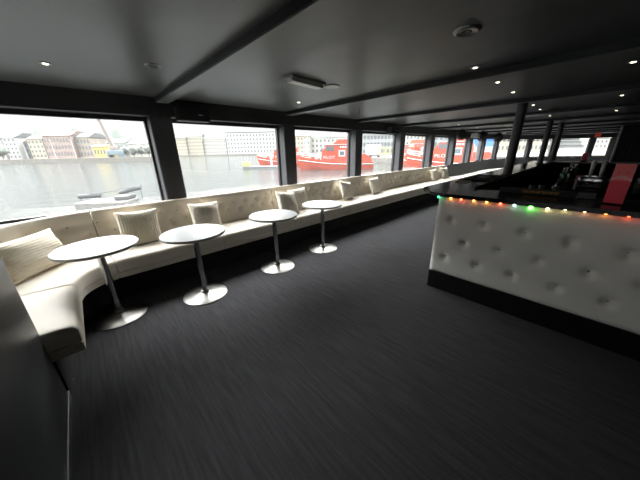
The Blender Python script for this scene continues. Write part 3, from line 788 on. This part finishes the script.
building('yellow_shed', 'yellow shed beside the crane on the far quay', 97, 109, 152, 6.0, .5, 'yellow_paint', 'yellow_paint', 1, 4, 1.2, 8, cat='shed')
cr = thing('harbour_crane', 'tall pale crane with a blue-grey base on the far quay', 'crane', tuple(at(118, 150, .55)), FACE)
MB().box(-3.6, 3.6, -2, 2, 1.2, 3.6, .2).obj('base_body', 'crane_blue', cr)
for x in (-3, 3): MB().box(x - .5, x + .5, -1.8, 1.8, 0, 1.2).obj('leg', 'crane_blue', cr)
MB().box(-1.6, 1.6, -1.5, 1.5, 3.6, 5.6, .2).obj('cab', 'crane_grey', cr)
MB().tube([(0, 0, 4.5), (-4.4, 0, 22.5)], [1.2, 1.0], 6).obj('boom', 'crane_grey', cr)
# wooded hill behind the far shore
def hill(px0, px1, D, h, base, seed):
    secs = []; k = 60
    for i in range(k + 1):
        t = i / k; px = px0 + (px1 - px0) * t; sec = []
        for j in range(9):
            u = j / 8; p = at(px, D + 60 * u); env = sin(pi * min(1, u * 1.15)) ** .6 if u < .87 else 0
            edge = min(1, t * 7, (1 - t) * 7)
            n1 = noise.noise(Vector((px * .05, u * 2, seed))); n2 = noise.noise(Vector((px * .25, u * 7, seed + 3)))
            n3 = noise.noise(Vector((px * .8, u * 15, seed + 5)))
            sec.append((p.x, p.y, base + h * env * edge * (1 + .22 * n1) + (3.2 * n2 + 1.6 * n3) * edge * (1 if 0 < u < 1 else 0)))
        secs.append(sec)
    o = MB().loft(secs, cap=False, closed=False).obj('hill', 'hill_woods', None, True); struct(o)
hill(-150, 175, 195, 27, 0, 2.0)
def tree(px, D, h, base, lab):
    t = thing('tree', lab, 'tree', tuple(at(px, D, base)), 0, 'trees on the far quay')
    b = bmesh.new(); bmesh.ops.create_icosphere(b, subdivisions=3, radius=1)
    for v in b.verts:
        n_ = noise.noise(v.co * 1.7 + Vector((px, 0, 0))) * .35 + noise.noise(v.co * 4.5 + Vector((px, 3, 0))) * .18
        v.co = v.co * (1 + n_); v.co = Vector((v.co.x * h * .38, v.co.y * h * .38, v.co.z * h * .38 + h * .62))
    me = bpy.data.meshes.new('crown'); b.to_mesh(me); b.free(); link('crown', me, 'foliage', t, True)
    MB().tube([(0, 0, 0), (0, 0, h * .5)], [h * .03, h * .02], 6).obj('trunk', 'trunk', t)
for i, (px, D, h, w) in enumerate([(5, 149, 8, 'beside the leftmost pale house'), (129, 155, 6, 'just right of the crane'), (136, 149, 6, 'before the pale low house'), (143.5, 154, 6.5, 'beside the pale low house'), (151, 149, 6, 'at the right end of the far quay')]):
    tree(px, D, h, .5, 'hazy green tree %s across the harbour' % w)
for i, (px, w) in enumerate([(20, 'before the slim white house'), (30, 'before the grey-green house'), (58, 'before the brick warehouse'), (78, 'at the end of the brick warehouse')]):
    t = thing('lamp_post', 'pale slim lamp post %s on the far quay' % w, 'lamp post', tuple(at(px, 146, .55)), FACE, 'lamp posts on the far quay')
    MB().tube([(0, 0, 0), (0, 0, 9.5)], [.16, .10], 6).obj('pole', 'boat_white', t); MB().box(-.9, .2, -.15, .15, 9.4, 9.65).obj('lamp_head', 'boat_white', t)
# farther shore, seen through the second window
quay('', [at(160, 340), at(300, 330), at(330, 420), at(150, 430)], .3)
building('waterfront_building', 'cream row house at the left of the farther shore', 172, 190, 350, 21, .3, 'cream_wall', 'slate_roof', 5, 8, 4)
building('waterfront_building', 'cream corner house in the middle of the farther shore', 191, 206, 352, 22.5, .3, 'cream_wall', 'slate_roof', 5, 7, 4)
building('waterfront_building', 'pale green-roofed house next to the big white block', 207, 229, 354, 19, .3, 'pale_wall', 'green_roof', 4, 9, 5)
building('office_block', 'big white block with rows of dark windows on the farther shore', 230, 284, 352, 26, .3, 'white_wall', 'slate_roof', 5, 17, flat=True, cat='building')
hill(165, 300, 385, 27, 0, 7.0)
building('waterfront_building', 'cream house beyond the bow of the closest red boat', 293, 312, 200, 13, -.4, 'cream_wall', 'slate_roof', 4, 6, 3)
building('waterfront_building', 'pale long house behind the wheelhouse of the closest red boat', 313, 352, 205, 12, -.4, 'pale_wall', 'green_roof', 3, 10, 3)
# right-hand quay with sheds
quay('', [at(286, 84), at(400, 70), at(505, 62), at(720, 62), at(720, 320), at(286, 320)], -.5)
building('glass_shed', 'grey clad shed behind the white truck box on the near quay', 354, 402, 105, 8.5, -.5, 'grey_wall', 'grey_wall', 3, 14, flat=True, cat='shed', ww=.7)
building('waterfront_building', 'pale house behind the end-on red boat', 403, 428, 120, 9, -.5, 'pale_wall', 'slate_roof', 3, 7, 2)
building('waterfront_building', 'grey house behind the second large red boat', 429, 474, 125, 8.5, -.5, 'grey_wall', 'slate_roof', 3, 9, 2)
building('waterfront_building', 'cream terminal building beyond the blue containers', 494, 552, 112, 10, -.5, 'cream_wall', 'slate_roof', 3, 14, flat=True)
building('waterfront_building', 'green-roofed pale house seen through the last bow window', 592, 625, 160, 9, -.5, 'pale_wall', 'green_roof', 3, 8, 3)
def box_thing(name, lab, cat, px, D, w, d, h, z, m, extra=None):
    t = thing(name, lab, cat, tuple(at(px, D, z)), FACE)
    MB().box(-w / 2, w / 2, 0, d, 0, h, .05).obj('body', m, t)
    return t
t = box_thing('truck', 'white box truck parked on the near quay past the closest boat', 'truck', 377, 76, 3.4, 6, 2.8, .25, 'white_wall')
for x in (-1.2, 1.2): MB().lathe([(0, -.2), (.45, -.2), (.45, .2), (0, .2)], 16, mtx=Matrix.Translation((x, .6, -.30)) @ Matrix.Rotation(pi / 2, 4, 'X')).obj('wheel', 'black', t)
MB().box(-1.5, 1.5, .2, 5.8, -.35, 0).obj('chassis', 'boat_grey', t)
t = thing('scaffold', 'yellow steel frame on the near quay right of the white truck', 'frame', tuple(at(387, 74, -.5)), FACE)
for x in (-1.3, 0, 1.3): MB().box(x - .12, x + .12, -.12, .12, 0, 2.4).obj('post', 'yellow_paint', t)
MB().box(-1.5, 1.5, -.15, .15, 2.4, 2.65).box(-1.5, 1.5, -.1, .1, 1.1, 1.3).obj('rail', 'yellow_paint', t)
t = thing('mooring_post', 'pale blue dockside post behind the bow of the closest red boat', 'post', tuple(at(309, 90, -.5)), FACE)
MB().tube([(0, 0, 0), (0, 0, 5.2)], [.55, .45], 8).obj('pole', 'cyan_paint', t); MB().box(-.8, .8, -.5, .5, 5.2, 6, .1).obj('cap', 'cyan_paint', t)
def container(lab, px, D, w, z, m):
    t = thing('shipping_container', lab, 'container', tuple(at(px, D, z)), FACE)
    MB().box(-w / 2, w / 2, 0, 2.4, 0, 2.4, .04).obj('body', m, t)
    for x in (-w / 2, w / 2 - .12): MB().box(x, x + .12, -.03, .1, 0, 2.4).obj('corner_post', m, t)
container('pale container under the blue one on the quay', 484, 66, 8, -.5, 'pale_wall')
container('blue container stacked on the pale one on the quay', 484, 66, 8, 1.9, 'blue_box')
# passenger ship seen end-on through the bow
sh = thing('passenger_ship', 'white many-decked passenger ship seen through a bow window', 'ship', tuple(at(572, 150, WZ)), FACE)
MB().box(-16, 18, 0, 12, 0, 2.2, .2).obj('hull', 'boat_white', sh)
for i in range(5):
    z_ = 2.2 + 2.1 * i; x1 = 9 - i * 1.6
    MB().box(-14, x1, 1 + i * .3, 11, z_, z_ + 2.05, .1).obj('deck', 'ship_white', sh)
    MB().box(-13.5, x1 - .5, .85 + i * .3, 1.0 + i * .3, z_ + .75, z_ + 1.6).obj('window_band', 'boat_grey', sh)
    MB().box(-14, x1, .0 + i * .3, 1 + i * .3, z_ - .08, z_ + .08).obj('gallery', 'ship_white', sh)

# pilot boats
def text_mesh(s, size, name):
    cu = bpy.data.curves.new(name, 'FONT'); cu.body = s; cu.size = size; cu.extrude = .02; cu.align_x = 'CENTER'; cu.align_y = 'CENTER'
    o = bpy.data.objects.new(name, cu); COL.objects.link(o)
    me = bpy.data.meshes.new_from_object(o, depsgraph=bpy.context.evaluated_depsgraph_get())
    bpy.data.objects.remove(o); bpy.data.curves.remove(cu)
    me.materials.clear(); me.materials.append(M['boat_white']); return me
TXT = text_mesh('PILOT', 1.0, 'lettering')
def make_boat():
    b = thing('pilot_boat', '', 'boat')
    secs = []
    for x, hb, zs in [(-7.2, 2.0, 1.35), (-5, 2.25, 1.35), (-2, 2.3, 1.4), (1, 2.25, 1.6), (3.5, 1.9, 1.95), (5.5, 1.2, 2.3), (6.8, .5, 2.55), (7.35, .06, 2.7)]:
        k = max(0, (x - 2) / 5.35)
        xw = x - .9 * k
        secs.append([(x, -hb, zs), (x - .2 * k, -hb * (.97 - .1 * k), zs * .55), (xw, -hb * (.88 - .3 * k), 0), (xw - .2 * k, -hb * .5, -.5), (xw - .2 * k, hb * .5, -.5), (xw, hb * (.88 - .3 * k), 0), (x - .2 * k, hb * (.97 - .1 * k), zs * .55), (x, hb, zs)])
    MB().loft(secs).obj('hull', 'red_hull', b, auto=40)
    for sg in (-1, 1):
        MB().tube([(x, sg * (hb + .03), zs * .72) for x, hb, zs in [(-7.2, 1.95, 1.35), (-5, 2.2, 1.35), (-2, 2.25, 1.4), (1, 2.2, 1.6), (3.5, 1.82, 1.95), (5.5, 1.14, 2.3), (6.9, .40, 2.55)]], .07, 6).obj('rub_rail', 'boat_white', b)
        pts_ = [(2.6, sg * 1.98, 2.55), (4.5, sg * 1.5, 2.85), (6, sg * .85, 3.05), (7.1, sg * .12, 3.2)]
        m_ = MB().tube(pts_, .05, 6).tube([(p[0], p[1], p[2] - .35) for p in pts_], .04, 6)
        for p in pts_: m_.tube([(p[0], p[1], p[2] - .75), p], .04, 6)
        m_.obj('railing', 'boat_white', b)
    MB().prism([(-3.4, 1.35), (2.6, 1.5), (2.35, 3.35), (1.5, 4.35), (-3.1, 4.45), (-3.4, 3.8)], -1.75, 1.75, 'xz').obj('wheelhouse', 'red_hull', b)
    MB().prism([(-2.6, 4.45), (.4, 4.40), (.1, 4.75), (-.6, 5.3), (-2.3, 5.3)], -1.0, 1.0, 'xz').obj('mast_house', 'red_hull', b)
    MB().box(-3.3, 1.9, -1.85, 1.85, 4.36, 4.46).obj('wheelhouse_roof', 'boat_white', b)
    for sg in (-1, 1):
        for x0, x1 in ((.2, .85), (.95, 1.6)): MB().box(x0, x1, sg * 1.75 - .03, sg * 1.75 + .03, 3.35, 4.1, .02).obj('window', 'boat_glass', b)
        f_ = MB().box(-1.9, -.7, sg * 1.75 - .035, sg * 1.75 + .035, 2.35, 3.45).obj('window_frame', 'boat_white', b)
        MB().box(-1.7, -.9, sg * 1.75 - .05, sg * 1.75 + .05, 2.55, 3.25).obj('pane', 'boat_glass', f_)
        o = bpy.data.objects.new('lettering', TXT); COL.objects.link(o); o.parent = b
        o.location = (1.05, sg * 1.77, 2.2); o.rotation_euler = (pi / 2, 0, pi if sg > 0 else 0); o.scale = (.85, .75, 1)
        mk = MB()
        for q_ in range(5): mk.box(-2.9 + q_ * .42, -2.6 + q_ * .42, sg * 1.75 - .03, sg * 1.75 + .03, 3.85, 4.15)
        mk.obj('name_marks', 'boat_white', b)
        MB().box(2.2, 2.45, sg * .5 - .45, sg * .5 + .45, 3.2, 3.9).obj('front_window', 'boat_glass', b)
    MB().prism([(-7.0, 1.3), (-3.5, 1.3), (-3.5, 2.75), (-5.6, 2.75), (-6.6, 2.2)], -1.6, 1.6, 'xz').obj('aft_cabin', 'red_hull', b)
    MB().lathe([(0, 0), (.42, .0), (.5, .15), (.5, .75), (.42, .9), (0, .9)], 16, mtx=Matrix.Translation((3.2, 1.15, 1.85))).obj('life_raft_canister', 'boat_white', b, True)
    MB().box(3.6, 4.6, -.9, .9, 1.9, 2.6, .1).obj('deck_locker', 'red_hull', b)
    ms = MB().tube([(-1.2, 0, 5.3), (-1.3, 0, 7.4)], [.12, .06], 6).tube([(.7, 0, 4.4), (.7, 0, 6.9)], .05, 6).obj('mast', 'boat_grey', b)
    MB().box(-.9, 2.1, -.08, .08, 5.55, 5.7).obj('radar', 'boat_grey', ms)
    MB().lathe([(0, -.06), (.42, -.06), (.42, .06), (0, .06)], 20, mtx=Matrix.Translation((-3.45, 0, 3.4)) @ Matrix.Rotation(-pi / 2, 4, 'Y')).obj('lifebuoy', 'boat_white', b)
    return b
pb = make_boat()
def boat(o, px, D, rz, lab):
    o.location = at(px, D, WZ); o.rotation_euler = (0, 0, rz); tag(o, lab, 'boat', 'red pilot boats moored in the harbour')
boat(pb, 336, 50, FACE + pi, 'red pilot boat in full side view with white lettering, framed by the third large window')
boat(dup(pb), 452, 45, FACE + pi - .55, 'red pilot boat with white lettering at an angle beyond the far end of the sofa')
boat(dup(pb), 415, 60, FACE + pi / 2 + .2, 'red pilot boat moored end-on with a white lifebuoy showing')
boat(dup(pb), 287, 65, FACE + pi - .1, 'red pilot boat farther off behind the grey pontoon')
po = thing('floating_pontoon', 'grey floating pontoon with a yellow-green end block beside the farther red boat', 'pontoon', tuple(at(260, 57, WZ)), FACE - .05)
MB().box(-3.4, 4.5, -1.2, 1.2, -.1, .50, .06).obj('deck', 'pontoon', po)
MB().box(-3.4, -2.1, -1.1, 1.1, .50, 1.5, .06).obj('end_block', 'yellowgreen', po)
MB().tube([(2.6, .6, .5), (2.6, .6, 3.0)], .22, 8).obj('post', 'boat_white', po)
# small raft beside the ship, seen under the first window
rf = thing('mooring_raft', 'pale grey floating raft with roped posts close below the first window', 'raft', tuple(at(99, 15.0, WZ)), FACE + .17)
rf.scale = (.92, .92, 1)
MB().box(-1.5, 1.35, -1.0, .8, -.1, .80, .06).obj('deck', 'raft', rf)
MB().box(.55, 1.3, -.6, .6, .80, 1.05, .05).obj('locker', 'raft', rf)
MB().tube([(-1.95, .3, 1.02), (-.75, .5, 1.02)], .13, 10).obj('fender', 'rope', rf)
MB().tube([(.35, .6, 1.12), (1.80, .4, 1.42)], .13, 10).obj('fender', 'rope', rf)
for x, z in ((-1.85, 1.02), (1.80, 1.42)): MB().tube([(x * .72, .2, .6), (x, .3, .75), (x, .3, z)], .025, 6).obj('post', 'rope', rf)
MB().tube([(-1.85 + 3.65 * i / 10, .35, 1.10 + .040 * i - .06 * sin(pi * i / 10)) for i in range(11)], .020, 5).obj('rope_line', 'rope', rf)

# ------------------------------------------------------------------ light
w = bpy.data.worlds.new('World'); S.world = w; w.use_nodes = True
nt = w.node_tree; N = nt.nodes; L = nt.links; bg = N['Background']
tc = N.new('ShaderNodeTexCoord'); sep = N.new('ShaderNodeSeparateXYZ'); L.new(tc.outputs['Generated'], sep.inputs[0])
# overcast: pale hazy band at the horizon, much brighter cloud overhead
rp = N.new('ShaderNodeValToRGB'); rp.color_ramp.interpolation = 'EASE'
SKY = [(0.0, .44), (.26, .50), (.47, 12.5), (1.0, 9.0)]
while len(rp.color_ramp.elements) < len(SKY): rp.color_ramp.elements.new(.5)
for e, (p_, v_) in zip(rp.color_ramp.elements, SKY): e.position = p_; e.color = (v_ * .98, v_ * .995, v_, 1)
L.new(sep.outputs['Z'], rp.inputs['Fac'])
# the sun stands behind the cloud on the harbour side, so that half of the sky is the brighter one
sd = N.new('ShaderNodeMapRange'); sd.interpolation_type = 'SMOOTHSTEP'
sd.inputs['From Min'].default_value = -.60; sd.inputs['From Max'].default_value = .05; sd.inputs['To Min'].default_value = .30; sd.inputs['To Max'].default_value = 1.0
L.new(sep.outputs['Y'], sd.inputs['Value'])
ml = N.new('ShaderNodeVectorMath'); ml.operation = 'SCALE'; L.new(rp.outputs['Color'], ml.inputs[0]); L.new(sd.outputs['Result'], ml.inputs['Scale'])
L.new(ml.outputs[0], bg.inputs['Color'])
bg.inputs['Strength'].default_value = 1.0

# ------------------------------------------------------------------ camera
F, ROLL, PITCH = 247.98, -.02, .343
cam = bpy.data.cameras.new('Camera'); co = bpy.data.objects.new('Camera', cam); COL.objects.link(co)
cam.sensor_width = 36; cam.lens = 36 * F / 640; cam.clip_start = .02; cam.clip_end = 2000
fw = Vector((cos(YAW) * cos(PITCH), sin(YAW) * cos(PITCH), -sin(PITCH))); r = Vector((sin(YAW), -cos(YAW), 0)); u = r.cross(fw)
r2 = cos(ROLL) * r + sin(ROLL) * u; u2 = -sin(ROLL) * r + cos(ROLL) * u
co.matrix_world = Matrix.Translation((0, 0, 1.5)) @ Matrix((r2, u2, -fw)).transposed().to_4x4()
S.camera = co
S.view_settings.view_transform = 'Standard'; S.view_settings.look = 'None'; S.view_settings.gamma = 1; S.view_settings.use_curve_mapping = False
S.view_settings.exposure = 1.42
try:
    S.cycles.use_denoising = True; S.cycles.max_bounces = 12; S.cycles.diffuse_bounces = 6; S.cycles.transparent_max_bounces = 16
    S.cycles.sample_clamp_indirect = 10
except Exception: pass
